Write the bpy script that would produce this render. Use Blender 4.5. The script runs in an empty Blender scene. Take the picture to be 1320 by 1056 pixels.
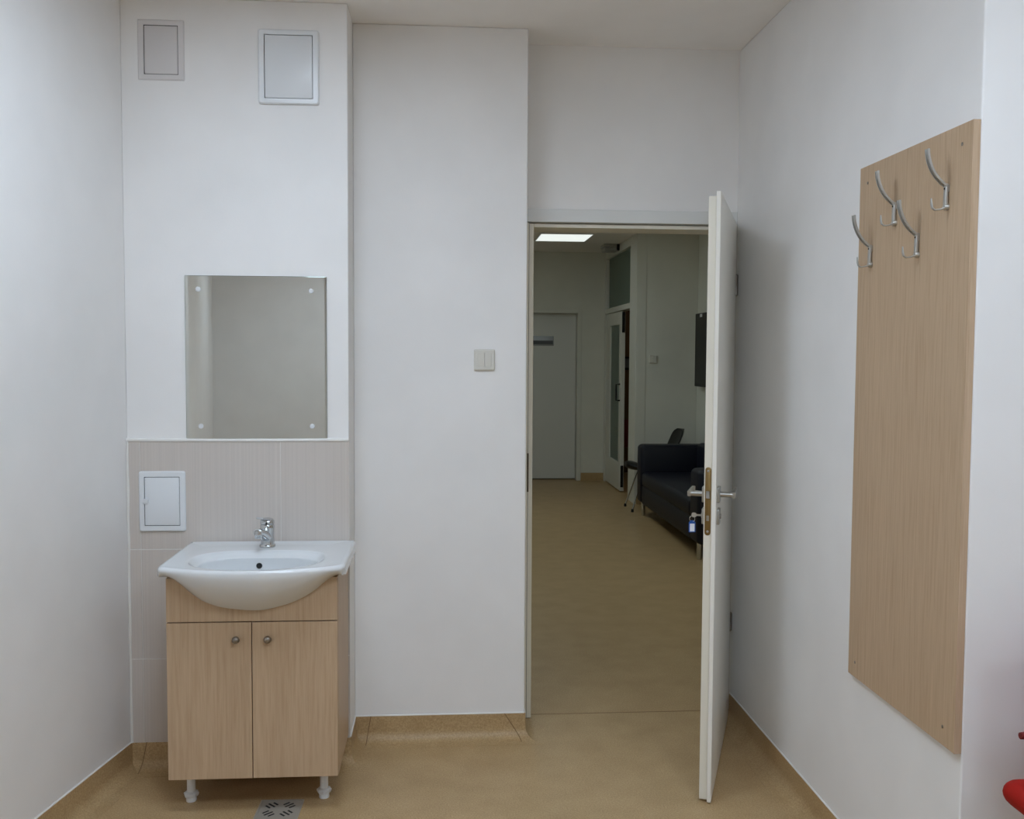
import bpy, bmesh, math, random
from mathutils import Vector, Matrix
random.seed(7)
C = bpy.context.scene.collection
PI = math.pi

# ------------------------------------------------------------------ measures of the room (metres)
F_PX, PITCH, YAW, ROLL, CAM_H = 1254.12, 0.0553, 0.0750, 0.0055, 1.5094
D1, D2, D3 = 3.555, 3.760, 3.950          # niche wall, switch wall, door wall
XL, XJ, XE, XR = -1.1118, -0.3255, 0.3378, 1.2199
YC, H = 2.1429, 2.7525
YB, XFAR = -3.6, 3.3                      # rear and far right of the room (out of frame)
LSLOPE = 0.1838                           # the left wall splays outwards towards the camera
CY0, CY1 = 4.11, 11.65                    # corridor behind the door wall
XP, XA, YA = 2.0, 2.62, 9.75              # glazed partition, alcove side wall, alcove end wall

def lwx(y): return XL - LSLOPE * (D1 - y)

# ------------------------------------------------------------------ materials
def lin(c):
    return tuple(((v/255)/12.92 if v/255 <= .04045 else ((v/255+.055)/1.055)**2.4) for v in c)

def principled(name, rgb, rough=.5, metal=0., spec=.5, coat=0., transmission=0., emit=None, emit_s=0.):
    m = bpy.data.materials.new(name); m.use_nodes = True
    b = m.node_tree.nodes['Principled BSDF']
    b.inputs['Base Color'].default_value = (*lin(rgb), 1)
    b.inputs['Roughness'].default_value = rough
    b.inputs['Metallic'].default_value = metal
    b.inputs['Specular IOR Level'].default_value = spec
    b.inputs['Coat Weight'].default_value = coat
    b.inputs['Transmission Weight'].default_value = transmission
    if emit:
        b.inputs['Emission Color'].default_value = (*emit, 1); b.inputs['Emission Strength'].default_value = emit_s
    return m

def nodes(m): return m.node_tree.nodes, m.node_tree.links, m.node_tree.nodes['Principled BSDF']

def coords(m, scale=(1, 1, 1)):
    N, L, b = nodes(m)
    tc = N.new('ShaderNodeTexCoord'); mp = N.new('ShaderNodeMapping')
    mp.inputs['Scale'].default_value = scale
    L.new(tc.outputs['Object'], mp.inputs['Vector']); return mp.outputs['Vector']

def noise(m, vec, scale, detail=4, rough=.55):
    N, L, b = nodes(m)
    n = N.new('ShaderNodeTexNoise'); n.inputs['Scale'].default_value = scale
    n.inputs['Detail'].default_value = detail; n.inputs['Roughness'].default_value = rough
    L.new(vec, n.inputs['Vector']); return n.outputs['Fac']

def ramp(m, fac, stops):
    N, L, b = nodes(m)
    r = N.new('ShaderNodeValToRGB'); L.new(fac, r.inputs['Fac'])
    e = r.color_ramp.elements
    e[0].position, e[0].color = stops[0][0], (*stops[0][1], 1)
    e[1].position, e[1].color = stops[-1][0], (*stops[-1][1], 1)
    for p, c in stops[1:-1]:
        k = e.new(p); k.color = (*c, 1)
    return r.outputs['Color']

def mixc(m, a, bcol, fac, mode='MIX'):
    N, L, b = nodes(m)
    x = N.new('ShaderNodeMix'); x.data_type = 'RGBA'; x.blend_type = mode
    if isinstance(fac, float): x.inputs[0].default_value = fac
    else: L.new(fac, x.inputs[0])
    for s, v in ((6, a), (7, bcol)):
        if isinstance(v, tuple): x.inputs[s].default_value = (*v, 1)
        else: L.new(v, x.inputs[s])
    return x.outputs[2]

def bump(m, fac, strength, dist=.001):
    N, L, b = nodes(m)
    n = N.new('ShaderNodeBump'); n.inputs['Strength'].default_value = strength; n.inputs['Distance'].default_value = dist
    L.new(fac, n.inputs['Height']); L.new(n.outputs['Normal'], b.inputs['Normal'])

def setc(m, col):
    N, L, b = nodes(m); L.new(col, b.inputs['Base Color'])

def plaster(name, rgb, rough=.75):
    m = principled(name, rgb, rough, spec=.25)
    v = coords(m)
    f = noise(m, v, 3.0, 3)
    a = lin(rgb); d = tuple(x*.955 for x in a)
    setc(m, ramp(m, f, [(.35, d), (.65, a)]))
    bump(m, noise(m, v, 160, 3), .18, .0012)
    return m

def floor_mat(name):
    m = principled(name, (176, 150, 112), .42, spec=.35)
    v = coords(m)
    spk = noise(m, v, 190, 3, .7)
    c1 = ramp(m, spk, [(.30, lin((163, 134, 94))), (.5, lin((183, 155, 114))), (.70, lin((200, 174, 134)))])
    blot = noise(m, v, 7, 4)
    c2 = ramp(m, blot, [(.3, (.86, .84, .80)), (.7, (1, 1, 1))])
    setc(m, mixc(m, c1, c2, 1.0, 'MULTIPLY'))
    bump(m, spk, .12, .0008)
    return m

def wood(name, base, dark, rough=.45):
    m = principled(name, base, rough, spec=.35)
    v = coords(m, (1, 1, .045))
    g = noise(m, v, 110, 5, .6)
    v2 = coords(m, (1, 1, .02))
    g2 = noise(m, v2, 330, 3, .6)
    v3 = coords(m, (1, 1, .10))
    g3 = noise(m, v3, 9, 3)
    a, d = lin(base), lin(dark)
    c = ramp(m, g, [(.32, d), (.52, a), (.75, tuple(min(1, x*1.06) for x in a))])
    c2 = ramp(m, g2, [(.3, (.91, .90, .88)), (.62, (1, 1, 1))])
    c3 = ramp(m, g3, [(.3, (.94, .93, .92)), (.7, (1, 1, 1))])
    setc(m, mixc(m, mixc(m, c, c2, 1.0, 'MULTIPLY'), c3, 1.0, 'MULTIPLY'))
    bump(m, g2, .08, .0006)
    return m

def tile_mat(name, rgb):
    m = principled(name, rgb, .22, spec=.5)
    v = coords(m, (1, 1, .0))
    g = noise(m, v, 120, 2, .6)
    a = lin(rgb)
    setc(m, ramp(m, g, [(.3, tuple(x*.94 for x in a)), (.7, tuple(min(1, x*1.03) for x in a))]))
    bump(m, g, .22, .001)
    return m

M = {}
M['wall'] = plaster('white_wall_paint', (236, 235, 234))
M['corr_wall'] = plaster('corridor_wall_paint', (222, 222, 214))
M['ceiling'] = plaster('white_ceiling_paint', (240, 237, 234), .85)
M['floor'] = floor_mat('speckled_beige_vinyl')
M['seam'] = principled('vinyl_weld', (132, 102, 66), .5)
M['caulk'] = principled('white_caulk', (228, 226, 222), .5)
M['wood'] = wood('light_oak_laminate', (194, 168, 139), (184, 157, 127))
M['woodedge'] = wood('light_oak_edge_band', (197, 172, 145), (187, 161, 133))
M['brownwood'] = wood('brown_veneer', (104, 80, 54), (84, 62, 40))
M['tile'] = tile_mat('beige_ribbed_tile', (202, 194, 187))
M['grout'] = principled('pale_grout', (216, 213, 208), .8)
M['ceramic'] = principled('white_glazed_ceramic', (220, 223, 225), .10, spec=.55, coat=.25)
M['plastic'] = principled('white_plastic', (222, 225, 228), .3)
M['painted'] = principled('painted_over_plastic', (214, 211, 211), .6)
M['ivory'] = principled('ivory_switch_plastic', (214, 212, 204), .35)
M['doorwhite'] = principled('cream_white_door_lacquer', (223, 218, 204), .38)
M['doorface'] = principled('white_door_laminate', (217, 218, 216), .35)
M['corrdoor'] = principled('white_corridor_door_lacquer', (216, 216, 208), .4)
M['facing'] = principled('white_leaf_facing', (231, 228, 220), .4)
M['hookmetal'] = principled('matt_nickel', (188, 187, 182), .42, metal=.85)
M['gap'] = principled('dark_gap', (40, 40, 42), .9)
M['mirror'] = principled('mirror_silvering', (219, 220, 214), .02, metal=1.)
M['mirroredge'] = principled('bevelled_mirror_edge', (170, 178, 174), .05, metal=1.)
M['chrome'] = principled('chrome', (205, 208, 210), .10, metal=1.)
M['satin'] = principled('satin_nickel', (176, 176, 172), .30, metal=1.)
M['pewter'] = principled('pewter', (150, 144, 136), .38, metal=1.)
M['brass'] = principled('dull_brass', (128, 104, 62), .45, metal=.7)
M['strike'] = principled('dark_bronze_strike', (66, 55, 36), .5, metal=.5)
M['steel'] = principled('brushed_steel', (168, 161, 149), .4, metal=.2)
M['darkhole'] = principled('dark_opening', (26, 28, 28), .7)
M['rubber'] = principled('black_rubber', (18, 18, 18), .6)
M['navy'] = principled('dark_navy_leatherette', (13, 17, 33), .5, spec=.35)
M['blackplastic'] = principled('black_plastic', (19, 19, 19), .45, spec=.3)
M['screen'] = principled('black_glass_screen', (12, 12, 12), .35, spec=.2)
M['red'] = principled('red_upholstery', (150, 20, 10), .7, spec=.2)
M['darkred'] = principled('dark_red_fabric', (104, 18, 18), .7)
M['bluetag'] = principled('blue_tag_plastic', (30, 84, 160), .35)
M['paper'] = principled('white_paper', (225, 228, 232), .7)
M['signgrey'] = principled('grey_aluminium_sign', (150, 152, 156), .4, metal=.4)
M['signdark'] = principled('dark_sign_print', (88, 90, 94), .5)
M['frost'] = principled('frosted_green_glass', (150, 172, 160), .45, transmission=.75)
M['lamp'] = principled('corridor_lamp_diffuser', (235, 240, 238), .5, emit=(.93, 1., .97), emit_s=.86)
M['corridorlamp'] = principled('corridor_lamp_diffuser_near', (235, 240, 238), .5, emit=(.85, .99, 1.), emit_s=10.5)
M['roomlamp'] = principled('room_lamp_diffuser', (235, 240, 245), .5, emit=(.70, .835, 1.), emit_s=16.9)
M['officefill'] = principled('office_fill_diffuser', (235, 225, 205), .5, emit=(1., .90, .74), emit_s=2.0)
M['grey_translucent'] = principled('grey_translucent_plastic', (168, 168, 166), .3)

# ------------------------------------------------------------------ mesh helpers
def box(bm, x0, x1, y0, y1, z0, z1):
    v = [bm.verts.new(p) for p in ((x0,y0,z0),(x1,y0,z0),(x1,y1,z0),(x0,y1,z0),(x0,y0,z1),(x1,y0,z1),(x1,y1,z1),(x0,y1,z1))]
    for f in ((0,3,2,1),(4,5,6,7),(0,1,5,4),(1,2,6,5),(2,3,7,6),(3,0,4,7)): bm.faces.new([v[i] for i in f])

def prism(bm, poly, z0, z1):
    a = [bm.verts.new((x, y, z0)) for x, y in poly]; b = [bm.verts.new((x, y, z1)) for x, y in poly]
    n = len(poly)
    bm.faces.new(a[::-1]); bm.faces.new(b)
    for i in range(n): bm.faces.new((a[i], a[(i+1)%n], b[(i+1)%n], b[i]))

def loft(bm, loops, cap0=True, cap1=True, closed=True):
    R = [[bm.verts.new(p) for p in l] for l in loops]
    n = len(R[0])
    for a, b in zip(R, R[1:]):
        for i in range(n if closed else n-1):
            bm.faces.new((a[i], a[(i+1)%n], b[(i+1)%n], b[i]))
    if cap0: bm.faces.new(R[0][::-1])
    if cap1: bm.faces.new(R[-1])
    return R

def sweep(bm, pts, section, up=(0, 0, 1), scales=None):
    """sweep a closed cross section (list of (a, b)) along pts; a = side, b = up-like"""
    P = [Vector(p) for p in pts]; loops = []
    up = Vector(up); prev = None
    for i, p in enumerate(P):
        t = (P[min(i+1, len(P)-1)] - P[max(i-1, 0)]).normalized()
        if prev is None:
            s = t.cross(up)
            if s.length < 1e-4: s = t.cross(Vector((1, 0, 0)))
        else:
            s = prev - t * prev.dot(t)
        s.normalize(); u = s.cross(t); prev = s
        k = scales[i] if scales else 1
        loops.append([p + s*(a*k) + u*(b*k) for a, b in section])
    loft(bm, loops)

def circ(r, n=16): return [(r*math.cos(2*PI*i/n), r*math.sin(2*PI*i/n)) for i in range(n)]
def tube(bm, pts, r, n=14, up=(0, 0, 1), scales=None): sweep(bm, pts, circ(r, n), up, scales)

def lathe(bm, prof, o=(0, 0, 0), axis='z', n=28):
    """prof: list of (radius, height) along the axis"""
    o = Vector(o); loops = []
    for r, h in prof:
        l = []
        for i in range(n):
            a = 2*PI*i/n; c, s = r*math.cos(a), r*math.sin(a)
            l.append(o + (Vector((c, s, h)) if axis == 'z' else Vector((h, c, s)) if axis == 'x' else Vector((c, h, s))))
        loops.append(l)
    loft(bm, loops)

def rrect(x0, x1, z0, z1, r, n=6):
    """rounded rectangle as (x, z) points, counter-clockwise"""
    out = []
    for cx, cz, a0 in ((x1-r, z1-r, 0), (x0+r, z1-r, 90), (x0+r, z0+r, 180), (x1-r, z0+r, 270)):
        for i in range(n+1):
            a = math.radians(a0 + 90*i/n); out.append((cx + r*math.cos(a), cz + r*math.sin(a)))
    return out

def plate_y(bm, loop, y0, y1, bev=0.):
    """plate in the xz plane between y0 (front, towards the camera) and y1"""
    L = []
    if bev:
        cx = sum(p[0] for p in loop)/len(loop); cz = sum(p[1] for p in loop)/len(loop)
        w = max(abs(p[0]-cx) for p in loop); h = max(abs(p[1]-cz) for p in loop)
        for k in (1., .5, 0.):
            e = bev*k*k
            L.append([(cx+(p[0]-cx)*(1-e/w), y0+bev*(1-k), cz+(p[1]-cz)*(1-e/h)) for p in loop])
    else: L.append([(p[0], y0, p[1]) for p in loop])
    L.append([(p[0], y1, p[1]) for p in loop])
    loft(bm, L)

def ring_y(bm, outer, inner, y0, y1, bev=0.):
    n = len(outer)
    cx = sum(p[0] for p in outer)/n; cz = sum(p[1] for p in outer)/n
    w = max(abs(p[0]-cx) for p in outer); h = max(abs(p[1]-cz) for p in outer)
    sh = [(cx+(p[0]-cx)*(1-bev/w), cz+(p[1]-cz)*(1-bev/h)) for p in outer]
    L = [[(p[0], y1, p[1]) for p in outer], [(p[0], y0+bev, p[1]) for p in outer], [(p[0], y0, p[1]) for p in sh],
         [(p[0], y0, p[1]) for p in inner], [(p[0], y1, p[1]) for p in inner]]
    R = [[bm.verts.new(p) for p in l] for l in L]
    for a, b in zip(R, R[1:] + R[:1]):
        for i in range(n): bm.faces.new((a[i], a[(i+1)%n], b[(i+1)%n], b[i]))

def BM(): return bmesh.new()

def obj(name, bm, mat, parent=None, bev=0., seg=2, smooth=35, loc=None):
    bmesh.ops.recalc_face_normals(bm, faces=bm.faces[:])
    me = bpy.data.meshes.new(name); bm.to_mesh(me); bm.free()
    me.materials.append(mat)
    o = bpy.data.objects.new(name, me); C.objects.link(o)
    for p in me.polygons: p.use_smooth = True
    me.set_sharp_from_angle(angle=math.radians(smooth))
    if bev:
        md = o.modifiers.new('Bevel', 'BEVEL'); md.width = bev; md.segments = seg
        md.limit_method = 'ANGLE'; md.angle_limit = math.radians(40); md.harden_normals = True
    if parent:
        o.parent = parent
    if loc: o.location = loc
    return o

def boxobj(name, dims, mat, parent=None, bev=0., **k):
    b = BM(); box(b, *dims); return obj(name, b, mat, parent, bev, **k)

def thing(name, label, cat, loc=(0, 0, 0), rz=0., group=None):
    o = bpy.data.objects.new(name, None); C.objects.link(o)
    o.location = loc; o.rotation_euler = (0, 0, rz); o.empty_display_size = .05
    o['label'] = label; o['category'] = cat
    if group: o['group'] = group
    return o

def tag(o, label, cat, group=None):
    o['label'] = label; o['category'] = cat
    if group: o['group'] = group
    return o

def struct(o, label, cat):
    o['kind'] = 'structure'; o['label'] = label; o['category'] = cat
    return o

def world_part(name, bm, mat, parent, **k):
    """bm is in world coordinates; the parent sits at parent.location (rotated about z)"""
    inv = (Matrix.Translation(parent.location) @ Matrix.Rotation(parent.rotation_euler.z, 4, 'Z')).inverted()
    bm.transform(inv)
    return obj(name, bm, mat, parent, **k)

def wbox(name, dims, mat, parent, **k):
    b = BM(); box(b, *dims); return world_part(name, b, mat, parent, **k)

def copy_tree(o, parent=None):
    c = o.copy(); C.objects.link(c)
    c.parent = parent
    for ch in list(o.children): copy_tree(ch, c)
    return c

# ------------------------------------------------------------------ the setting: room shell
b = BM(); box(b, -3.2, 4.4, YB-.2, 14.2, -.12, 0)
struct(obj('floor', b, M['floor']), 'speckled beige vinyl floor running from the room through the doorway', 'floor')
b = BM(); box(b, -3.2, 4.4, YB-.2, 14.2, H, H+.12)
struct(obj('ceiling', b, M['ceiling']), 'plain white painted ceiling over the room and corridor', 'ceiling')

b = BM(); yl0, yl1 = YB-.1, CY0
prism(b, [(lwx(yl0), yl0), (lwx(D1), D1), (lwx(D1), yl1), (-2.9, yl1), (-2.9, yl0)], 0, H)
struct(obj('wall_left', b, M['wall']), 'white wall on the left running out of the frame', 'wall')
b = BM(); box(b, XL, XJ, D1, CY0, 0, H)
struct(obj('wall_back', b, M['wall'], bev=.004), 'white wall section behind the washbasin and mirror', 'wall')
b = BM(); box(b, XJ, XE, D2, CY0, 0, H)
struct(obj('wall_middle', b, M['wall'], bev=.004), 'white wall section carrying the light switch', 'wall')
FZ, FX0 = 2.036, .3835                                        # door opening
b = BM(); box(b, XE, XR, D3, CY0, FZ+.03, H)
struct(obj('wall_door', b, M['wall']), 'white wall above the open doorway', 'wall')
b = BM(); box(b, XR, XFAR, YC, CY0, 0, H)
struct(obj('wall_right', b, M['wall'], bev=.005), 'white wall on the right carrying the coat rack', 'wall')
b = BM(); box(b, XFAR, XFAR+.12, YB, YC, 0, H)
struct(obj('wall_far_right', b, M['wall']), 'white wall beyond the right edge of the frame', 'wall')
b = BM(); box(b, -2.9, XFAR+.12, YB-.12, YB, 0, H)
struct(obj('wall_front', b, M['wall']), 'white wall behind the camera', 'wall')

# tiled splashback: individual pattern stays in one mesh; the grout is its part
TZ = 1.2
tx = [XL+.004, -1.0655, -.8180, -.5705, -.3240]
tx = [XL+.004, -1.0655, -.5705, XJ+.0005]
b = BM()
for z0, z1 in ((.10, .4065), (.4085, .8065), (.8085, TZ)):
    for x0, x1 in zip(tx, tx[1:]):
        box(b, x0+.0009, x1-.0009, D1-.006, D1, z0+.0009, z1-.0009)
sp = struct(obj('trim_1', b, M['tile'], bev=.0008, seg=1), 'beige ribbed wall tiles behind the washbasin', 'wall tiles')
b = BM(); box(b, XL, XJ+.001, D1-.0052, D1+.001, .10, TZ)
obj('grout', b, M['grout'], sp)
b = BM()
tube(b, [(XL, D1-.004, TZ+.001), (-.72, D1-.0045, TZ+.0005), (XJ-.002, D1-.004, TZ+.001)], .0068, 8)
cp = [(XL+.004, D1-.006, .10)]
for i in range(1, 13): cp.append((XL+.004+random.uniform(-.0012, .0012), D1-.006, .10+1.1*i/12))
tube(b, cp, .0042, 8, up=(1, 0, 0), scales=[1+.35*random.random() for _ in cp])
obj('caulk_bead', b, M['caulk'], sp)

# coved vinyl skirting: a swept profile with a white bead on top, and the weld seams as parts
def skirt(name, path, nrm, label, seams=(), zt=.10, caulk=True, m0=0, m1=0):
    """path: two floor points on the wall line, nrm: unit vector into the room"""
    p0, p1 = Vector((*path[0], 0)), Vector((*path[1], 0)); n = Vector((*nrm, 0)).normalized()
    prof = [(.0, zt), (.004, zt), (.0045, zt-.01), (.0048, .045)]
    R = .042
    for i in range(1, 9):
        a = PI/2*i/8; prof.append((.0048+R-R*math.cos(a), .0015+R-R*math.sin(a)))
    prof += [(.075, .0006), (.075, -.004), (0, -.004)]
    b = BM()
    tt = (p1-p0).normalized()
    loft(b, [[p + n*d + tt*(d*mm) + Vector((0, 0, z)) for d, z in prof] for p, mm in ((p0, -m0), (p1, m1))])
    o = struct(obj(name, b, M['floor'], smooth=50), label, 'baseboard')
    if caulk:
        b = BM(); tube(b, [p0+n*.002+Vector((0, 0, zt+.001)), p1+n*.002+Vector((0, 0, zt+.001))], .0032, 6)
        obj('caulk_bead', b, M['caulk'], o)
    for (a, c) in seams:                     # a, c: distances along the path at the top and the floor
        t = (p1-p0).normalized(); L = []
        for k in range(1, len(prof)-3):
            d, z = prof[k]; f = 1 - z/zt
            L.append(p0 + t*(a+(c-a)*f) + n*(d+.0006) + Vector((0, 0, z)))
        b = BM(); tube(b, L, .0016, 6, up=(0, 1, .3)); obj('weld_seam', b, M['seam'], o)
    return o
skirt('baseboard_middle', ((XJ, D2), (XE-.001, D2)), (0, -1), 'coved vinyl skirting under the light switch wall', seams=((.062, .045), (.585, .650)), m1=1)
skirt('baseboard_return', ((XE, D2), (XE, D3-.007)), (1, 0), 'short coved vinyl skirting return beside the door frame', m0=1)
skirt('baseboard_back', ((XL, D1), (XJ, D1)), (0, -1), 'coved vinyl skirting under the tiled wall behind the washbasin', seams=((.055, .035),), m1=1)
skirt('baseboard_left', ((lwx(YB), YB), (XL, D1)), (1, -LSLOPE), 'coved vinyl skirting along the left wall')
skirt('baseboard_jog', ((XJ, D1), (XJ, D2)), (1, 0), 'short coved vinyl skirting return beside the washbasin cabinet', m0=1)
skirt('baseboard_right', ((XR, D3-.02), (XR, YC)), (-1, 0), 'coved vinyl skirting under the coat rack wall', m1=1)
skirt('baseboard_end', ((XR, YC), (XFAR, YC)), (0, -1), 'coved vinyl skirting under the wall end behind the red chair', m0=1)

# floor seam in the doorway
b = BM(); box(b, FX0, XR-.02, 4.002, 4.0055, -.001, .0012)
struct(obj('trim_2', b, M['seam']), 'thin dark floor seam across the doorway', 'floor seam')

# ------------------------------------------------------------------ door frame and open door leaf
b = BM()
AR = .066
box(b, XE+.0015, FX0-.022, D3-.006, CY0+.006, 0, FZ+.010)            # left jamb
box(b, FX0-.022, FX0, D3+.016, CY0+.006, 0, FZ+.010)                 # its stop
box(b, XR-.034, XR-.001, D3-.006, CY0+.006, 0, FZ+.010)              # right jamb
box(b, FX0, XR-.034, D3+.016, CY0+.006, FZ-.006, FZ+.010)            # head stop
df = struct(obj('trim_3', b, M['doorwhite'], bev=.0025), 'cream white door frame around the open doorway', 'door frame')
b = BM(); box(b, XE+.0015, XR-.001, D3-.008, D3+.03, FZ+.0135, FZ+AR); box(b, XE+.0015, XR-.001, D3+.018, CY0+.006, FZ+.0125, FZ+AR)
obj('architrave', b, M['doorface'], df, bev=.0025)
b = BM(); box(b, FX0-.0218, FX0-.0190, D3+.0135, D3+.0165, 0, FZ+.008); obj('groove_shade', b, M['strike'], df)  # dark strip standing in for the shade in the rebate groove
b = BM(); sl = rrect(.3590, .3655, .952, 1.112, .0026); plate_y(b, sl, D3-.0072, D3-.003)
obj('strike_plate', b, M['strike'], df)
hb = BM()
for z0, z1 in ((1.76, 1.845), (.37, .445)):
    lathe(hb, [(.0005, z0-.004), (.006, z0), (.0075, z0+.002), (.0075, (z0+z1)/2-.001), (.0068, (z0+z1)/2), (.0075, (z0+z1)/2+.001), (.0075, z1-.002), (.006, z1), (.0005, z1+.004)], (1.2115, D3-.028, 0), n=14)

LW = .836
door = thing('door_1', 'open white door leaf with lever handles, hinged on the right', 'door', (1.2115, 3.925, 0), math.atan2(-.9354, -.3535))
door['kind'] = 'structure'
b = BM(); box(b, .012, LW-.013, -.041, -.0135, .010, 2.036)
obj('leaf', b, M['doorwhite'], door, bev=.0015)
b = BM(); box(b, .004, LW, -.0145, 0, .006, 2.050)
obj('leaf_facing', b, M['facing'], door, bev=.0025, seg=3)
world_part('hinge', hb, M['pewter'], door)
# lock plate on the free edge, with latch, bolt and screws
b = BM()
loop = rrect(-.0375, -.0175, .913, 1.142, .0098, 8)
loft(b, [[(LW-.0135, y, z) for y, z in loop], [(LW-.0121, y, z) for y, z in loop], [(LW-.0117, -.0275+(y+.0275)*.93, 1.0275+(z-1.0275)*.995) for y, z in loop]])
lp = obj('lock_plate', b, M['brass'], door)
b = BM(); prism(b, [(LW-.0125, -.034), (LW-.0125, -.021), (LW-.0045, -.0225), (LW-.0105, -.034)], 1.038, 1.062)
obj('latch_bolt', b, M['satin'], lp)
b = BM(); box(b, LW-.0125, LW-.0112, -.032, -.023, .962, .980); obj('dead_bolt', b, M['satin'], lp, bev=.0006)
for z in (.926, 1.129):
    b = BM(); lathe(b, [(.0001, LW-.0108), (.003, LW-.0108), (.0042, LW-.0117), (.0042, LW-.0125)], (0, -.0275, z), axis='x', n=12); obj('screw', b, M['satin'], lp)
HZ, HX, KZ = 1.046, LW-.062, .972
def lever(side):
    y0 = 0 if side > 0 else -.041
    s = side
    b = BM(); loop = rrect(HX-.026, HX+.026, HZ-.026, HZ+.026, .004)
    L = [[(x, y0, z) for x, z in loop], [(x, y0+s*.0075, z) for x, z in loop], [(HX+(x-HX)*.94, y0+s*.009, HZ+(z-HZ)*.94) for x, z in loop]]
    loft(b, L); ro = obj('handle_rosette', b, M['satin'], door)
    b = BM()
    tube(b, [(HX, y0+s*.004, HZ), (HX, y0+s*.050, HZ)], .0095, 16)
    sec = rrect(-.0065, .0065, -.0095, .0095, .003, 3)
    sweep(b, [(HX+.0085, y0+s*.053, HZ), (HX-.02, y0+s*.053, HZ), (HX-.08, y0+s*.053, HZ), (HX-.122, y0+s*.052, HZ)], sec)
    obj('lever', b, M['satin'], ro)
    b = BM(); loop = rrect(HX-.026, HX+.026, KZ-.026, KZ+.026, .004)
    L = [[(x, y0, z) for x, z in loop], [(x, y0+s*.0075, z) for x, z in loop], [(HX+(x-HX)*.94, y0+s*.009, KZ+(z-KZ)*.94) for x, z in loop]]
    loft(b, L); kr = obj('key_rosette', b, M['satin'], door)
    b = BM(); lathe(b, [(.0086, y0+s*.006), (.0086, y0+s*.0115), (.0078, y0+s*.0125), (.0001, y0+s*.0125)], (HX, 0, KZ), axis='y', n=18)
    obj('lock_cylinder', b, M['pewter'], kr)
lever(1); lever(-1)

# key with a tag hanging in the corridor-side lock
u = Vector((-.3535, -.9354, 0)); nv = Vector((.9354, -.3535, 0)); hinge = Vector((1.2115, 3.925, 0))
kp = hinge + u*HX - nv*.0535 + Vector((0, 0, KZ))
key = thing('key', 'small key with a blue tag hanging in the door lock', 'key', tuple(kp), math.atan2(-.9354, -.3535))
b = BM(); box(b, -.001, .001, -.016, .004, -.003, .003); loop = rrect(-.006, .010, -.008, .008, .006)
b2 = BM()
L = [[(-.0011, -.016+q[0]-.010, q[1]) for q in loop], [(.0011, -.016+q[0]-.010, q[1]) for q in loop]]
loft(b, L); b2.free(); obj('key_blade', b, M['steel'], key)
b = BM(); tube(b, [(.0, -.030+.009*math.cos(a), -.014+.010*math.sin(a)) for a in [2*PI*i/20 for i in range(21)]], .0011, 8, up=(1, 0, 0)); obj('ring', b, M['chrome'], key)
b = BM()
prism_l = [(-.0115, -.060), (.0115, -.060), (.0115, -.027), (.006, -.0195), (-.006, -.0195), (-.0115, -.027)]
ca, sa = math.cos(1.92), math.sin(1.92)      # the tag faces the room
def tp(a, z, d): return (a*ca - d*sa, -.030 + a*sa + d*ca, z)
loft(b, [[tp(a, z, -.002) for a, z in prism_l], [tp(a, z, .002) for a, z in prism_l]])
tg = obj('key_tag', b, M['bluetag'], key, bev=.0008)
b = BM(); q4 = [(-.008, -.0565), (.008, -.0565), (.008, -.030), (-.008, -.030)]
loft(b, [[tp(a, z, -.0026) for a, z in q4], [tp(a, z, .0026) for a, z in q4]]); obj('paper_label', b, M['paper'], tg)

# ------------------------------------------------------------------ access panels on the niche wall
def panel(name, label, x0, x1, z0, z1, bx, bz, depth, mat, mat2, r, latch=False, wy=D1):
    cx, cz = (x0+x1)/2, (z0+z1)/2
    t = thing(name, label, 'access panel', (cx, wy, cz))
    X0, X1, Z0, Z1 = x0-cx, x1-cx, z0-cz, z1-cz
    b = BM(); ring_y(b, rrect(X0, X1, Z0, Z1, r), rrect(X0+bx, X1-bx, Z0+bz, Z1-bz, .001), -depth, 0, min(.004, depth*.6))
    obj('frame', b, mat, t)
    b = BM(); g = .0024
    plate_y(b, rrect(X0+bx+g, X1-bx-g, Z0+bz+g, Z1-bz-g, .002), -depth+.001, -.002, .001); d = obj('panel_door', b, mat2, t)
    b = BM(); box(b, X0+bx, X1-bx, -.0025, -.0005, Z0+bz, Z1-bz); obj('backing', b, M['gap'], t)
    if latch:
        b = BM(); box(b, X0+bx-.005, X0+bx+.015, -depth-.006, -depth+.002, -.005, .010)
        box(b, X0+bx+.0, X0+bx+.012, -depth-.0035, -depth+.002, -.009, -.005)
        obj('latch', b, mat, d, bev=.0015)
    return t
panel('wall_access_panel', 'small painted-over access panel high up next to the left wall corner', -1.052, -.892, 2.467, 2.675, .021, .019, .006, M['painted'], M['painted'], .003)
panel('wall_access_panel', 'larger glossy white access panel high above the mirror', -.637, -.425, 2.394, 2.652, .021, .018, .013, M['plastic'], M['plastic'], .008)
panel('wall_access_panel', 'white access hatch with a latch set in the beige tiles', -1.069, -.906, .873, 1.090, .019, .020, .009, M['plastic'], M['plastic'], .008, True, D1-.006)

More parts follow.
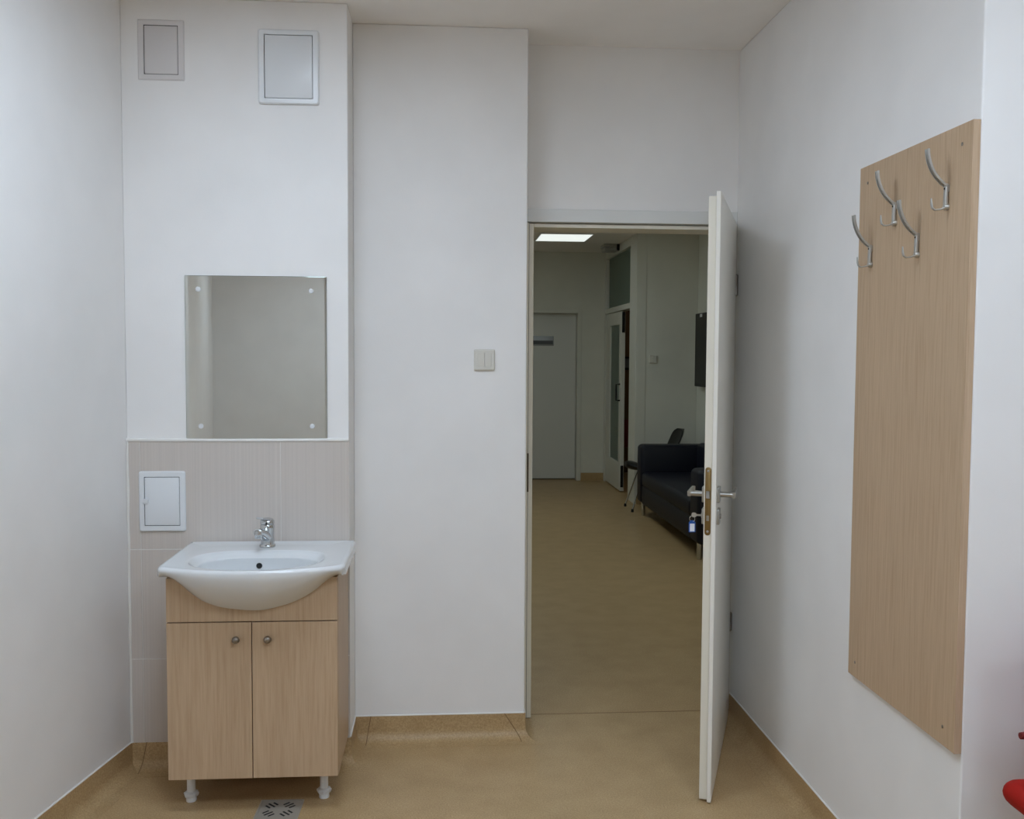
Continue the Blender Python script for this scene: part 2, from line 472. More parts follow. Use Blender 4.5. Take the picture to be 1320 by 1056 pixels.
# ------------------------------------------------------------------ mirror
mr = thing('mirror', 'frameless mirror with angled edges standing on the tile edge above the washbasin', 'mirror', (-.653, D1, 1.206))
def mirror_glass():
    b = BM(); x0, x1, z0, z1, bv = -.247, .249, 0, .581, .014
    def lp(e, y): return [(x0+e*.75, y, z0+e*.05), (x1-e*.45, y, z0+e*.05), (x1-e*.45, y, z1-e*.05), (x0+e*.75, y, z1-e*.05)]
    R = [[b.verts.new(p) for p in l] for l in (lp(0, -.001), lp(0, -.0055), lp(bv, -.0075))]
    for a, c in zip(R, R[1:]):
        for i in range(4): b.faces.new((a[i], a[(i+1)%4], c[(i+1)%4], c[i]))
    b.faces.new(R[0][::-1]); b.faces.new(R[2])
    return b
o = obj('mirror_glass', mirror_glass(), M['mirror'], mr, smooth=5)
b = BM(); e = .0012
box(b, -.247-e, .249+e, -.0048, 0, -.0005, .581+e); obj('mirror_edge', b, M['mirroredge'], mr)
for x, z in ((-.854, 1.739), (-.457, 1.736), (-.849, 1.251), (-.456, 1.251)):
    b = BM(); lathe(b, [(.009, -.007), (.009, -.0095), (.0075, -.0115), (.0035, -.0125), (.0032, -.0112), (.0001, -.0112)], (0, 0, 0), axis='y', n=20)
    obj('screw_cap', b, M['plastic'], mr, loc=(x+.653, 0, z-1.206))

# ------------------------------------------------------------------ light switch
sw = thing('light_switch', 'white double rocker light switch beside the open doorway', 'light switch', (.1745, D2, 1.4925))
b = BM(); ring_y(b, rrect(-.0405, .0405, -.0415, .0415, .006), rrect(-.0265, .0265, -.0275, .0275, .002), -.011, 0, .005); obj('frame', b, M['ivory'], sw)
for x0, x1 in ((-.0262, -.0006), (.0006, .0262)):
    b = BM()
    L = [[(x0, -.001, -.0272), (x1, -.001, -.0272), (x1, -.001, .0272), (x0, -.001, .0272)],
         [(x0, -.0085, -.0272), (x1, -.0085, -.0272), (x1, -.0120, .0272), (x0, -.0120, .0272)]]
    loft(b, L); obj('rocker', b, M['ivory'], sw, bev=.0008)

# ------------------------------------------------------------------ washbasin
CURVE = [(-.893, .803), (-.875, .799), (-.84, .778), (-.799, .741), (-.757, .712), (-.702, .692), (-.631, .682), (-.591, .680), (-.56, .6825), (-.492, .699), (-.439, .721), (-.397, .748), (-.37, .771), (-.344, .788), (-.322, .799), (-.303, .803)]
def cz(x):
    if x <= CURVE[0][0]: return CURVE[0][1]
    for i in range(len(CURVE)-1):
        (xa, za), (xb, zb) = CURVE[i], CURVE[i+1]
        if xa <= x <= xb:                            # Catmull-Rom through the traced curve
            t = (x-xa)/(xb-xa)
            m0 = (CURVE[i+1][1]-CURVE[max(i-1, 0)][1])/(CURVE[i+1][0]-CURVE[max(i-1, 0)][0])*(xb-xa)
            j = min(i+2, len(CURVE)-1); m1 = (CURVE[j][1]-CURVE[i][1])/(CURVE[j][0]-CURVE[i][0])*(xb-xa)
            return (2*t**3-3*t**2+1)*za + (t**3-2*t**2+t)*m0 + (-2*t**3+3*t**2)*zb + (t**3-t**2)*m1
    return CURVE[-1][1]
BX0, BX1, BY1, BZ = -.893, -.303, D1-.0065, .834
BCX, BCY = -.598, 3.238
hw = (BX1-BX0)/2
def yfront(x):
    uu = min(1, abs((x-BCX)/hw)); return 3.122 - .077*(1-uu**2.1)
outline = []
NF, NS, NB = 72, 14, 30
for i in range(NF+1):                                     # front, left to right, corners rounded
    x = BX0 + (BX1-BX0)*i/NF; y = yfront(x); r = .016
    dx = min(x-BX0, BX1-x)
    if dx < r: y += r - math.sqrt(max(0, r*r-(r-dx)**2))
    outline.append((x, y, 'f'))
for i in range(1, NS+1): outline.append((BX1, outline[NF][1]+(BY1-outline[NF][1])*i/NS, 's'))
for i in range(1, NB+1): outline.append((BX1+(BX0-BX1)*i/NB, BY1, 'b'))
yl = outline[0][1]
for i in range(1, NS): outline.append((BX0, BY1+(yl-BY1)*i/NS, 's'))
def bowl_r(a):
    c, s = math.cos(a), math.sin(a)
    bb, n = (.148, 2.9) if s > 0 else (.158, 2.15)
    return (abs(c/.217)**n + abs(s/bb)**n)**(-1/n)
bowl = [(lambda a: (math.cos(a)*bowl_r(a), math.sin(a)*bowl_r(a)))(math.atan2(y-BCY, x-BCX)) for x, y, k in outline]
loops = []
def outer_ring(t):
    L = []
    for x, y, k in outline:
        if k == 'f':
            zb = cz(x); uu = abs((x-BCX)/hw)
            w = 1 - max(0, min(1, (uu-.86)/.12))**2
            d0 = BZ-.011
            z = d0 + (zb-d0)*t
            yy = y + (3.1665-y)*(t**1.9)*w
            L.append((x, yy, z))
        else:
            zb = .793; d0 = BZ-.011
            L.append((x, y, d0+(zb-d0)*t))
    return L
under = []
for x, y, k in outline:                                    # turn in under the shell
    if k == 'f': under.append((BCX+(x-BCX)*.90, max(3.175, y+.03), max(cz(x), .70)+.020 if abs((x-BCX)/hw) < .85 else .794))
    else: under.append((BCX+(x-BCX)*.90, min(y, 3.52) if k == 's' else 3.52, .794))
loops.append(under)
for t in (1., .97, .9, .8, .7, .6, .5, .4, .3, .2, .1, .0): loops.append(outer_ring(t))
def inset(e, z):
    L = []
    for x, y, k in outline:
        v = Vector((x-BCX, y-BCY)); m = max(abs(v.x)/hw, .001)
        fx = 1 - e/hw; yy = y + e if k == 'f' else y
        if k == 'b': yy = y - e*.4
        L.append((BCX+v.x*fx, yy, z))
    return L
loops += [inset(.0012, BZ-.006), inset(.004, BZ-.002), inset(.008, BZ)]
deck0 = inset(.014, BZ-.0008)
rim = [(BCX+x*1.055, BCY+y*1.055, BZ-.0016) for x, y in bowl]
loops.append(deck0)
loops.append([tuple((Vector(a)*.5+Vector(c)*.5)) for a, c in zip(deck0, rim)])
loops.append(rim)
def inner(x, y):                                            # the steep well: straight back edge, a ledge behind it
    n = 3.2 if y > 0 else 2.5; rr = (abs(x/.196)**n + abs(y/(.112 if y > 0 else .146))**n)**(-1/n) if (x or y) else 0
    L_ = math.hypot(x, y); q = rr
    return x*q, y*q
for k, z in ((1.02, BZ-.0022), (1., BZ-.004), (.992, BZ-.0075)):
    loops.append([(BCX+x*k, BCY+y*k, z) for x, y in bowl])
INN = [inner(x, y) for x, y in bowl]
loops.append([(BCX+(x*.97+a_)/2, BCY+(y*.97+b_)/2, BZ-.0145) for (x, y), (a_, b_) in zip(bowl, INN)])
for k, z in ((1.02, BZ-.0200), (1., BZ-.0215), (.985, BZ-.027), (.972, BZ-.042), (.955, BZ-.066), (.93, BZ-.090), (.87, BZ-.108), (.76, BZ-.119), (.58, BZ-.125), (.36, BZ-.129), (.16, BZ-.132), (.07, BZ-.133)):
    dp = max(0, (BZ-z-.02)/.126)
    loops.append([(BCX+a_*k, BCY+b_*(max(k, 1+.10*min(dp, .5)) if (b_ > .02 and dp < .62) else k) + (.050*dp*(.5-.5*b_/.13) if b_ < .13 else 0), z) for a_, b_ in INN])
wbn = thing('washbasin', 'white ceramic washbasin with a bowed front on the wooden cabinet', 'washbasin', (BCX, BCY, .79))
b = BM(); loft(b, loops, cap0=False); world_part('bowl', b, M['ceramic'], wbn, smooth=60)
oy = BCY + .112*1.025
b = BM(); lathe(b, [(.0102, oy+.004), (.0102, oy-.0015), (.0085, oy-.0030), (.0078, oy-.0015), (.0001, oy-.0015)], (-.613, 0, .786), axis='y', n=20)
world_part('overflow', b, M['darkhole'], wbn)
b = BM(); lathe(b, [(.0001, BZ-.1315), (.012, BZ-.1315), (.020, BZ-.1275), (.023, BZ-.1265), (.023, BZ-.1325)], (BCX, BCY+.02, 0)); world_part('drain_ring', b, M['chrome'], wbn)

# ------------------------------------------------------------------ faucet
fx, fy = -.601, 3.446
fc = thing('faucet', 'chrome single lever mixer tap on the washbasin', 'faucet', (fx, fy, BZ))
b = BM()
lathe(b, [(.0275, -.002), (.0280, .004), (.0268, .008), (.0245, .010), (.0235, .020), (.0230, .040), (.0235, .055), (.0245, .066), (.0250, .074), (.0240, .0785), (.0225, .080)], n=32)
obj('body', b, M['chrome'], fc)
b = BM()
sp_ = [(0, .004, .026), (-.003, -.016, .038), (-.008, -.043, .053), (-.013, -.070, .063), (-.0165, -.092, .066)]
sweep(b, sp_, [(.0175*math.cos(a), .0150*math.sin(a)) for a in [2*PI*i/20 for i in range(20)]], scales=[1.15, 1.1, 1.0, .95, .92])
obj('spout', b, M['chrome'], fc)
b = BM(); lathe(b, [(.0001, .046), (.0105, .046), (.012, .048), (.0125, .056), (.0125, .066), (.0118, .0715), (.008, .0745), (.0001, .0755)], (-.0155, -.088, 0), n=24); obj('aerator', b, M['chrome'], fc)
b = BM()
lathe(b, [(.0240, .0815), (.0250, .0845), (.0240, .092), (.0195, .0985), (.010, .102), (.0001, .103)], n=28)
sweep(b, [(.002, .004, .094), (-.004, -.014, .0985), (-.010, -.034, .104), (-.016, -.056, .1095)], rrect(-.0150, .0150, -.0036, .0036, .003, 3), scales=[1.25, 1.15, 1.0, .85])
lv = obj('lever', b, M['chrome'], fc)
b = BM(); lathe(b, [(.0035, -.0235), (.0035, -.0256), (.0001, -.0260)], (.001, 0, .0865), axis='y', n=14); obj('marker', b, M['darkhole'], lv)

# ------------------------------------------------------------------ washbasin cabinet
KX0, KX1, KY0 = -.8785, -.3295, 3.1715
cab = thing('washbasin_cabinet', 'light oak two-door cabinet under the washbasin', 'cabinet', ((KX0+KX1)/2, 3.36, 0))
b = BM()
box(b, KX0, KX0+.016, KY0+.019, 3.535, .120, .787); box(b, KX1-.016, KX1, KY0+.019, 3.535, .120, .787)
box(b, KX0+.016, KX1-.016, KY0+.022, 3.535, .120, .136); box(b, KX0+.016, KX1-.016, 3.520, 3.532, .136, .66)
world_part('carcass', b, M['wood'], cab, bev=.0008, seg=1)
b = BM(); n = 48; top = []
for i in range(n+1):
    x = KX0+.0015 + (KX1-KX0-.003)*i/n; top.append((x, min(.786, cz(x)+.010)))
poly = [(KX0+.0015, .6435), (KX1-.0015, .6435)] + top[::-1]
loft(b, [[(x, KY0, z) for x, z in poly], [(x, KY0+.0165, z) for x, z in poly]])
world_part('front_panel', b, M['wood'], cab)
xm = -.6065
def knob(parent, x, z):
    k = BM(); lathe(k, [(.0001, KY0-.0245), (.005, KY0-.0245), (.009, KY0-.0225), (.0122, KY0-.0175), (.0128, KY0-.0145), (.0115, KY0-.0115), (.0075, KY0-.008), (.0062, KY0-.004), (.0080, KY0)], (x, 0, z), axis='y', n=24)
    k.transform(Matrix.Translation(-cab.location)); obj('knob', k, M['pewter'], parent)
for x0, x1, kx in ((KX0+.0012, xm-.0014, -.655), (xm+.0014, KX1-.0012, -.5535)):
    b = BM(); box(b, x0, x1, KY0, KY0+.0165, .1215, .6395); d = world_part('door', b, M['wood'], cab, bev=.0010, seg=2)
    knob(d, kx, .5855)
lg = None
for x, y in ((-.8335, 3.285), (-.3895, 3.285), (-.8335, 3.495), (-.3895, 3.495)):
    b = BM(); lathe(b, [(.0140, .012), (.0140, .121)], (x-cab.location.x, y-cab.location.y, 0), n=20); lg = obj('leg', b, M['plastic'], cab)
    b = BM()
    prof = [(.0001, .0), (.0165, .0), (.0175, .004), (.0170, .013), (.0165, .015), (.0205, .017), (.0235, .024), (.0235, .029), (.0205, .031), (.0140, .034)]
    nn = 24; L = []
    for r, z in prof:
        L.append([(x-cab.location.x+r*(1+(.08*math.cos(8*2*PI*i/nn) if .016 < z < .03 else 0))*math.cos(2*PI*i/nn), y-cab.location.y+r*(1+(.08*math.cos(8*2*PI*i/nn) if .016 < z < .03 else 0))*math.sin(2*PI*i/nn), z) for i in range(nn)])
    loft(b, L); obj('foot', b, M['plastic'], lg)

# ------------------------------------------------------------------ floor drain
dr = thing('floor_drain', 'square steel floor drain grate in front of the cabinet', 'floor drain', (-.5275, 3.197, 0), -.03)
b = BM(); ring_y(b, rrect(-.072, .072, -.072, .072, .004), rrect(-.064, .064, -.064, .064, .003), -.003, .0, .001)
b.transform(Matrix.Rotation(-PI/2, 4, 'X')); obj('frame', b, M['steel'], dr)
b = BM(); plate_y(b, rrect(-.0635, .0635, -.0635, .0635, .003), -.0025, .0); b.transform(Matrix.Rotation(-PI/2, 4, 'X'))
gr = obj('grate', b, M['steel'], dr)
for qx, qy in ((-1, 1), (1, 1), (-1, -1), (1, -1)):
    for k, ln in ((-1, .024), (0, .034), (1, .024)):
        cx, cy = qx*.029, qy*.029
        dx, dy = qx*.7071, qy*.7071                       # slots point to the centre
        px, py = -dy, dx
        ox, oy_ = cx+px*k*.0155, cy+py*k*.0155
        pts = [(ox+dx*ln/2*s+px*w, oy_+dy*ln/2*s+py*w) for s, w in ((-1, -.0032), (1, -.0032), (1, .0032), (-1, .0032))]
        b = BM(); prism(b, pts, .0010, .0030); obj('slot', b, M['darkhole'], gr)

# ------------------------------------------------------------------ coat rack
rk = thing('wall_coat_rack', 'tall light oak coat rack board with four metal hooks', 'coat rack', (XR, (2.1447+2.7357)/2, .5842))
wbox('board', (XR-.018, XR, 2.1447, 2.7357, .5842, 2.0486), M['wood'], rk, bev=.0012)
wbox('edge_band', (XR-.0182, XR, 2.1440, 2.1455, .5842, 2.0486), M['woodedge'], rk, bev=.0006)
bx = XR-.018
for y, z in ((2.685, 2.0), (2.189, 2.002), (2.691, .628), (2.198, .629)):
    b = BM(); lathe(b, [(.0042, bx+.001), (.0042, bx-.0008), (.003, bx-.0014), (.0001, bx-.0012)], (0, y, z), axis='x', n=14); world_part('screw', b, M['pewter'], rk)
def hook_parts():
    """local: -x points away from the board, origin at the lower end of the mounting bar on the board face"""
    a = BM()
    sec = rrect(-.0058, .0058, -.0035, .0035, .0015, 3)
    sweep(a, [(-.006, 0, 0), (-.0065, 0, .02), (-.006, 0, .040), (-.0052, 0, .058)], sec, up=(1, 0, 0))
    lathe(a, [(.0078, -.0), (.0078, -.007), (.006, -.0105), (.0001, -.0115)], (0, 0, .004), axis='x', n=18)
    box(a, -.006, 0, -.005, .005, .040, .056)
    c = BM(); P = []
    for i in range(15):
        t = i/14; x = -.0055 - .0485*(1-(1-t)**1.75); z = .053 + .086*(.62*t+.38*t*t)
        P.append((x, 0, z))
    # a channel-shaped band: base strip and two raised edges
    ch = [(-.0076, -.0022), (.0076, -.0022), (.0076, .0030), (.0052, .0030), (.0052, 0), (-.0052, 0), (-.0052, .0030), (-.0076, .0030)]
    sweep(c, P, ch, up=(-1, 0, .4))
    d = BM(); P = [(-.006, 0, .003), (-.020, 0, -.002), (-.032, 0, -.0032), (-.0385, 0, .0015), (-.0408, 0, .010), (-.0418, 0, .024)]
    sweep(d, P, rrect(-.0042, .0042, -.0016, .0016, .001, 2), up=(-.3, 0, 1), scales=[1.2, 1, 1, 1, .95, .55])
    s = BM(); lathe(s, [(.0022, -.0095), (.0022, -.0108), (.0001, -.0110)], (0, 0, .047), axis='x', n=10)
    return a, c, d, s
bms = hook_parts(); proto = None
for k, (y, z) in enumerate(((2.648, 1.7645), (2.509, 1.8605), (2.382, 1.7645), (2.245, 1.8625))):
    if proto is None:
        h = obj('coat_hook', bms[0], M['hookmetal'], rk); obj('upper_arm', bms[1], M['hookmetal'], h); obj('lower_hook', bms[2], M['hookmetal'], h); obj('set_screw', bms[3], M['darkhole'], h)
        proto = h
    else: h = copy_tree(proto, rk)
    h.location = (bx-XR, y-rk.location.y, z-rk.location.z)

# ------------------------------------------------------------------ red chair at the right edge
def cushion(bm, x0, x1, y0, y1, z0, z1, r=.03, n=5):
    """a pillow-edged block"""
    L = []
    hh = (z1-z0)/2; zc = (z0+z1)/2; rr = min(r, hh)
    for i in range(-n, n+1):
        a = PI/2*i/n; e = rr*(1-math.cos(a)); z = zc+(hh-rr)*(1 if i > 0 else -1 if i < 0 else 0)+rr*math.sin(a)
        L.append([(p[0], p[1], z) for p in rrect(x0+e, x1-e, y0+e, y1-e, max(.004, r-e*.6))])
    loft(bm, L)
rc = thing('red_armchair', 'red upholstered armchair at the right edge against the wall end', 'chair', (1.46, 1.70, 0))
def rp(name, b, m, par=rc, **k): return world_part(name, b, m, par, **k)
b = BM(); cushion(b, 1.245, 1.675, 1.46, 1.93, .40, .47, .035); rp('seat', b, M['red'], smooth=60)
b = BM(); cushion(b, 1.262, 1.66, 1.925, 1.985, .50, .90, .03); rp('backrest', b, M['red'], smooth=60)
b = BM(); tube(b, [(1.2425, 1.955, .702), (1.30, 1.955, .702), (1.46, 1.965, .702), (1.62, 1.955, .702), (1.6955, 1.955, .702)], .012, 14, scales=[.6, 1, 1, 1, .6]); rp('back_rail', b, M['darkred'], smooth=60)
for x0, x1 in ((1.198, 1.288), (1.665, 1.755)):
    b = BM(); cushion(b, x0, x1, 1.45, 1.965, .560, .612, .034); rp('armrest', b, M['red'], smooth=60)
for x in (1.255, 1.698):
    for ya, yb_ in ((1.50, 1.47), (1.90, 1.96)):
        b = BM(); tube(b, [(x, yb_, .0), (x, ya, .30), (x, ya, .575)], .011, 10); rp('leg', b, M['blackplastic'])
for y in (1.52, 1.88):
    b = BM(); tube(b, [(1.255, y, .39), (1.698, y, .39)], .010, 8); rp('seat_rail', b, M['blackplastic'])
for x in (1.34, 1.58):
    b = BM(); tube(b, [(x, 1.88, .39), (x, 1.965, .52), (x, 1.968, .60)], .010, 8); rp('back_support', b, M['blackplastic'])

# ------------------------------------------------------------------ the corridor shell
cw = M['corr_wall']
b = BM(); box(b, -.75, -.60, CY0, CY1, 0, H); struct(obj('wall_corridor_left', b, cw), 'white corridor wall on the left, hidden behind the doorway edge', 'wall')
DX0, DX1, DZ = .84, 1.662, 2.022                      # far door opening
b = BM(); box(b, -.75, DX0-.02, CY1, CY1+.16, 0, H); box(b, DX1+.015, XP+.08, CY1, CY1+.16, 0, H); box(b, DX0-.02, DX1+.015, CY1, CY1+.16, DZ+.015, H)
struct(obj('wall_corridor_end', b, cw), 'white wall at the far end of the corridor', 'wall')
b = BM(); box(b, XP, XA, YA, YA+.14, 0, H); struct(obj('wall_alcove', b, cw, bev=.004), 'white wall behind the sofa and dark chair', 'wall')
b = BM(); box(b, XA, XA+.14, CY0, YA+.14, 0, H); struct(obj('wall_corridor_right', b, cw), 'white wall on the right of the corridor behind the sofa', 'wall')
b = BM(); box(b, -.75, XJ, CY0-.02, CY0, 0, H)
struct(obj('baseboard_corridor_end', *(lambda q: (box(q, DX1+.052, XP-.012, CY1-.012, CY1, 0, .095), q)[1:])(BM()), M['floor']), 'vinyl skirting at the far end of the corridor', 'baseboard')
b.free()
b = BM(); box(b, XP+.006, XA, YA-.012, YA, 0, .095); struct(obj('baseboard_alcove', b, M['floor']), 'vinyl skirting on the alcove wall behind the sofa', 'baseboard')
b = BM(); box(b, XA-.012, XA, CY0, YA, 0, .095); struct(obj('baseboard_corridor_right', b, M['floor']), 'vinyl skirting along the corridor wall behind the sofa', 'baseboard')

# far closed door
fd = thing('door_2', 'closed white door at the far end of the corridor', 'door', (DX0, CY1+.06, 0)); fd['kind'] = 'structure'
wbox('leaf', (DX0+.006, DX1-.004, CY1+.105, CY1+.140, .014, DZ-.002), M['doorface'], fd, bev=.002)
b = BM(); box(b, DX0-.045, DX0, CY1-.012, CY1+.145, 0, DZ+.048); box(b, DX1, DX1+.05, CY1-.012, CY1+.145, 0, DZ+.048); box(b, DX0, DX1, CY1-.012, CY1+.145, DZ, DZ+.048)
world_part('door_frame', b, M['corrdoor'], fd, bev=.003)
b = BM(); tube(b, [(DX0+.07, CY1+.106, 1.03), (DX0+.07, CY1+.055, 1.03), (DX0+.17, CY1+.055, 1.03)], .009, 10); world_part('handle', b, M['satin'], fd)
sg = thing('door_sign', 'grey rectangular sign plate on the far corridor door', 'sign', (1.245, CY1+.105, 1.690))
b = BM(); plate_y(b, rrect(-.140, .140, -.058, .058, .003), -.008, 0, .002); obj('plate', b, M['signgrey'], sg)
b = BM(); box(b, -.136, .130, -.0092, -.008, -.040, .004); obj('dark_strip', b, M['signdark'], sg)

# glazed partition with a pair of doors, one leaf open
gp = thing('door_3', 'white glazed corridor door with a frosted transom above', 'door', (XP, 10.8, 0)); gp['kind'] = 'structure'
b = BM()
box(b, XP-.014, XP+.09, YA-.004, 10.085, 0, H-.002); box(b, XP-.010, XP+.09, 11.575, CY1-.001, 0, H-.002)
box(b, XP-.012, XP+.09, 10.085, 11.575, 2.012, 2.070); box(b, XP-.010, XP+.09, 10.085, 11.575, 2.662, H-.002)
world_part('door_frame', b, M['corrdoor'], gp, bev=.003)
wbox('transom_pane', (XP+.030, XP+.038, 10.083, 11.577, 2.068, 2.664), M['frost'], gp)
b = BM()
box(b, XP, XP+.042, 10.605, 10.735, .016, 2.006); box(b, XP, XP+.042, 11.32, 11.565, .016, 2.006)
box(b, XP, XP+.042, 10.735, 11.32, .016, .325); box(b, XP, XP+.042, 10.735, 11.32, 1.862, 2.006)
lf = world_part('leaf', b, M['corrdoor'], gp, bev=.003)
g_ = BM(); box(g_, XP+.017, XP+.024, 10.733, 11.322, .323, 1.864); g_.transform(Matrix.Translation(-gp.location)); obj('glass_pane', g_, M['frost'], lf)
b = BM(); box(b, XP+.004, XP+.034, 10.585, 10.605, 1.77, 2.0); box(b, XP+.004, XP+.034, 10.590, 10.605, .06, .30); b.transform(Matrix.Translation(-gp.location)); obj('flush_bolt', b, M['blackplastic'], lf, bev=.002)
b = BM(); tube(b, [(XP-.002, 10.65, 1.20), (XP-.045, 10.65, 1.20), (XP-.045, 10.65, 1.02), (XP-.002, 10.65, 1.02)], .008, 10, up=(0, 1, 0)); b.transform(Matrix.Translation(-gp.location)); obj('pull_handle', b, M['blackplastic'], lf)

# the office behind it
b = BM(); box(b, XP+.09, 4.3, 13.6, 13.75, 0, H); box(b, 4.15, 4.3, YA+.14, 13.6, 0, H); box(b, XP-.06, XP+.08, CY1+.16, 13.75, 0, H); box(b, XA+.14, 4.3, YA, YA+.14, 0, H)
struct(obj('wall_office', b, cw), 'dim walls of the office behind the glazed door', 'wall')
wr = thing('wardrobe', 'brown wooden wardrobe seen through the open glazed door', 'wardrobe', (2.62, 12.7, 0))
wbox('carcass', (2.20, 3.20, 12.42, 12.95, .08, 2.35), M['brownwood'], wr, bev=.003); wbox('plinth', (2.22, 3.18, 12.46, 12.93, 0, .08), M['brownwood'], wr)
for x0, x1 in ((2.202, 2.698), (2.702, 3.198)): wbox('door', (x0, x1, 12.40, 12.42, .085, 2.345), M['brownwood'], wr, bev=.002)
pf = thing('picture_frame', 'small dark picture frame in the gap of the glazed door', 'picture', (2.405, 12.40, 1.42))
b = BM(); ring_y(b, rrect(-.07, .07, -.085, .085, .003), rrect(-.045, .045, -.060, .060, .002), -.018, 0, .004); obj('frame', b, M['blackplastic'], pf)
b = BM(); box(b, -.046, .046, -.006, 0, -.061, .061); obj('print', b, M['signdark'], pf)
qc = thing('red_chair', 'dark red office chair seen through the gap of the glazed door', 'chair', (2.42, 11.9, 0))
b = BM(); cushion(b, 2.20, 2.64, 11.70, 12.12, .42, .50, .04); world_part('seat', b, M['darkred'], qc, smooth=60)
b = BM(); cushion(b, 2.21, 2.63, 11.68, 11.74, .40, .74, .03); world_part('backrest', b, M['darkred'], qc, smooth=60)
for x in (2.24, 2.60):
    for y in (11.73, 12.08):
        b = BM(); tube(b, [(x, y, 0), (x, y, .43)], .012, 8); world_part('leg', b, M['blackplastic'], qc)

# ------------------------------------------------------------------ ceiling lights
def ceiling_light(label, x, y, sx, sy, mat):
    t = thing('ceiling_light', label, 'ceiling light', (x, y, H))
    b = BM(); o_ = rrect(-sx/2-.012, sx/2+.012, -sy/2-.012, sy/2+.012, .004); i_ = rrect(-sx/2, sx/2, -sy/2, sy/2, .002)
    ring_y(b, o_, i_, -.008, 0, .003); b.transform(Matrix.Rotation(PI/2, 4, 'X')); 
    obj('frame', b, M['plastic'], t)
    b = BM(); box(b, -sx/2, sx/2, -sy/2, sy/2, -.005, -.001); obj('diffuser', b, mat, t)
    return t
ceiling_light('bright square ceiling light panel in the corridor', 1.300, 10.22, .53, .62, M['lamp'])
ceiling_light('square ceiling light panel of the corridor above the sofa, hidden by the door head', 0.55, 8.80, .53, .62, M['corridorlamp'])
ceiling_light('square ceiling light panel of the corridor nearest the open doorway, hidden by the door head', 1.300, 6.10, .53, .62, M['corridorlamp'])
for where, x, y in (('in front of the washbasin', -.40, 2.30), ('near the red chair', 1.15, .98), ('added as fill right above the camera', .20, .75), ('added as fill behind the camera on the left', -.90, -2.2), ('added as fill behind the camera on the right', 1.30, -1.4)):  # lamps over and behind the camera are added fill for room and mirror
    ceiling_light('square ceiling panel lamp of the room %s, out of frame' % where, x, y, .60, .60, M['roomlamp'])
ceiling_light('unseen square ceiling panel added to brighten the office behind the glazed door', 3.2, 11.3, .55, .55, M['officefill'])  # added out of view so the office gap does not go black

# emergency light over the glazed partition
el = thing('emergency_light', 'small grey emergency light box on the corridor ceiling by the transom', 'emergency light', (1.905, 10.86, H))
b = BM(); box(b, -.085, .085, -.13, .13, -.030, -.001); obj('body', b, M['grey_translucent'], el, bev=.004)
b = BM(); prism(b, [(-.075, -.12), (.075, -.12), (.075, .12), (-.075, .12)], -.075, -.031); obj('lens', b, M['grey_translucent'], el, bev=.012)
b = BM(); box(b, .055, .087, -.134, -.05, -.070, -.004); obj('end_cap', b, M['blackplastic'], el, bev=.003)

# alcove wall plate and wall screen
so = thing('light_switch', 'small white light switch on the wall above the sofa', 'light switch', (2.166, YA, 1.480))
b = BM(); ring_y(b, rrect(-.040, .040, -.040, .040, .006), rrect(-.027, .027, -.027, .027, .002), -.012, 0, .005); obj('frame', b, M['ivory'], so)
for x0, x1 in ((-.0265, -.0008), (.0008, .0265)):
    b = BM(); box(b, x0, x1, -.013, -.001, -.0265, .0265); obj('rocker', b, M['ivory'], so, bev=.001)
tv = thing('wall_tv', 'black flat television on the corridor wall above the sofa', 'television', (XA-.05, 9.0, 1.575))
wbox('casing', (XA-.075, XA-.024, 8.40, 9.56, 1.215, 1.935), M['blackplastic'], tv, bev=.006)
wbox('screen', (XA-.078, XA-.074, 8.42, 9.50, 1.245, 1.915), M['screen'], tv)
wbox('bracket', (XA-.026, XA-.001, 8.75, 9.2, 1.42, 1.74), M['blackplastic'], tv)
wbox('sticker', (XA-.0795, XA-.0775, 9.30, 9.38, 1.895, 1.925), M['paper'], tv)

# ------------------------------------------------------------------ sofa
sf = thing('sofa', 'dark navy leatherette sofa standing against the corridor wall', 'sofa', (2.25, 8.04, 0))
def sp2(name, b, m=M['navy'], **k): return world_part(name, b, m, sf, **k)
def block(x0, x1, y0, y1, z0, z1, r=.03): b = BM(); cushion(b, x0, x1, y0, y1, z0, z1, r); return b
sp2('arm', block(1.895, 2.60, 8.985, 9.20, .12, .675, .045), smooth=60)
sp2('arm', block(1.895, 2.60, 6.96, 7.22, .12, .675, .045), smooth=60)
sp2('backrest', block(2.42, 2.602, 7.20, 9.0, .12, .70, .045), smooth=60)
sp2('seat_base', block(1.905, 2.44, 7.205, 9.0, .12, .30, .02), smooth=60)
sp2('seat_cushion', block(1.898, 2.43, 7.222, 8.982, .29, .425, .035), smooth=60)
for x, y in ((1.935, 9.06), (1.935, 7.055), (2.55, 9.06), (2.55, 7.055)):
    b = BM(); lathe(b, [(.018, 0), (.020, .004), (.020, .125)], (x, y, 0), n=16); sp2('leg', b, M['chrome'])

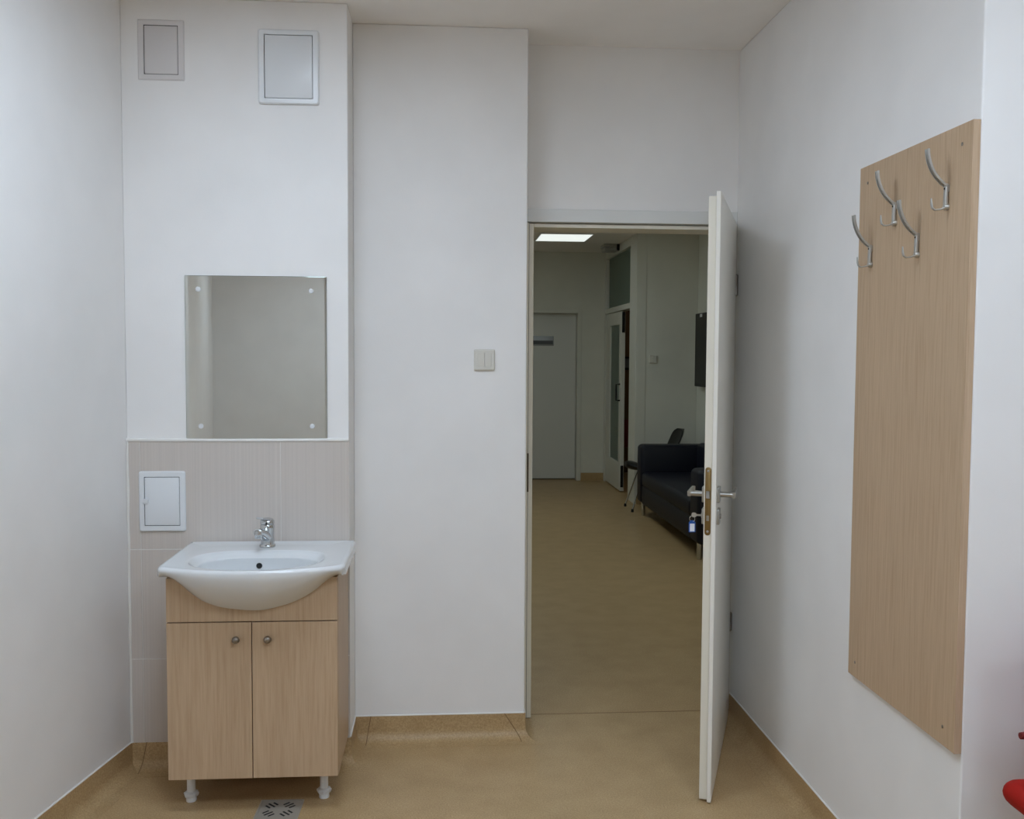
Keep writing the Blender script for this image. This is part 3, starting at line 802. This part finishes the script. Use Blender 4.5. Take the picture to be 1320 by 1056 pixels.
# ------------------------------------------------------------------ dark chair behind the sofa
dc = thing('side_chair', 'black shell chair with thin chrome legs behind the sofa arm', 'chair', (2.13, 9.47, 0))
def cp2(name, b, m, **k): return world_part(name, b, m, dc, **k)
b = BM()
L = []
for i in range(13):
    t = i/12; x = 1.845+.45*t; hwid = .195*(1-.55*(1-min(1, t/.35))**2)
    z = .425+.018*math.cos(t*PI)-.02*math.sin(t*PI)
    th = .016+.026*math.exp(-((t-.14)/.2)**2)
    L.append([(x, 9.47+hwid*math.sin(a), z+th*math.cos(a)) for a in [2*PI*k/20 for k in range(20)]])
loft(b, L); cp2('seat', b, M['blackplastic'], smooth=60)
b = BM(); L = []
for i in range(15):
    t = i/14; z = .50+.295*t; hwid = .20*math.sqrt(max(.02, 1-max(0, (t-.72)/.30)**2.4))*(1-.25*max(0, .3-t)); x = 2.285+.125*t
    L.append([(x+.016*math.cos(a)+.035*(math.sin(a)**2)*-1, 9.47+hwid*math.sin(a), z) for a in [2*PI*k/24 for k in range(24)]])
loft(b, L); cp2('backrest', b, M['blackplastic'], smooth=60)
for y in (9.40, 9.54):
    b = BM(); tube(b, [(2.20, y, .42), (2.30, y, .44), (2.325, y, .55), (2.35, y, .62)], .008, 8); cp2('back_support', b, M['chrome'])
for x0, y0, x1, y1 in ((2.0, 9.57, 1.872, 9.62), (2.0, 9.36, 1.872, 9.255), (2.22, 9.57, 2.36, 9.66), (2.22, 9.36, 2.36, 9.26)):
    b = BM(); tube(b, [(x1, y1, .012), (x0, y0, .415)], .008, 10); q = cp2('leg', b, M['chrome'])
    b = BM(); lathe(b, [(.0125, 0), (.0135, .004), (.0125, .026), (.008, .030)], (x1-dc.location.x, y1-dc.location.y, 0), n=14); obj('rubber_foot', b, M['rubber'], q)

# ------------------------------------------------------------------ world, camera, view
w = bpy.data.worlds.new('World'); bpy.context.scene.world = w; w.use_nodes = True
w.node_tree.nodes['Background'].inputs['Color'].default_value = (.05, .06, .07, 1)
w.node_tree.nodes['Background'].inputs['Strength'].default_value = .2

Fv = Vector((math.sin(YAW)*math.cos(PITCH), math.cos(YAW)*math.cos(PITCH), -math.sin(PITCH)))
Rv = Vector((math.cos(YAW), -math.sin(YAW), 0)); Uv = Rv.cross(Fv)
R2 = Rv*math.cos(ROLL) + Uv*math.sin(ROLL); U2 = Uv*math.cos(ROLL) - Rv*math.sin(ROLL)
cd = bpy.data.cameras.new('camera'); cam = bpy.data.objects.new('camera', cd); C.objects.link(cam)
cam.matrix_world = Matrix(((R2.x, U2.x, -Fv.x, 0), (R2.y, U2.y, -Fv.y, 0), (R2.z, U2.z, -Fv.z, CAM_H), (0, 0, 0, 1)))
cd.sensor_fit = 'HORIZONTAL'; cd.sensor_width = 36; cd.lens = F_PX/1320*36; cd.clip_start = .05
sc = bpy.context.scene; sc.camera = cam
vs = sc.view_settings
vs.view_transform = 'Standard'; vs.look = 'None'; vs.gamma = 1; vs.use_curve_mapping = False; vs.exposure = 0.0
sc.cycles.use_denoising = True
sc.cycles.max_bounces = 12; sc.cycles.diffuse_bounces = 8
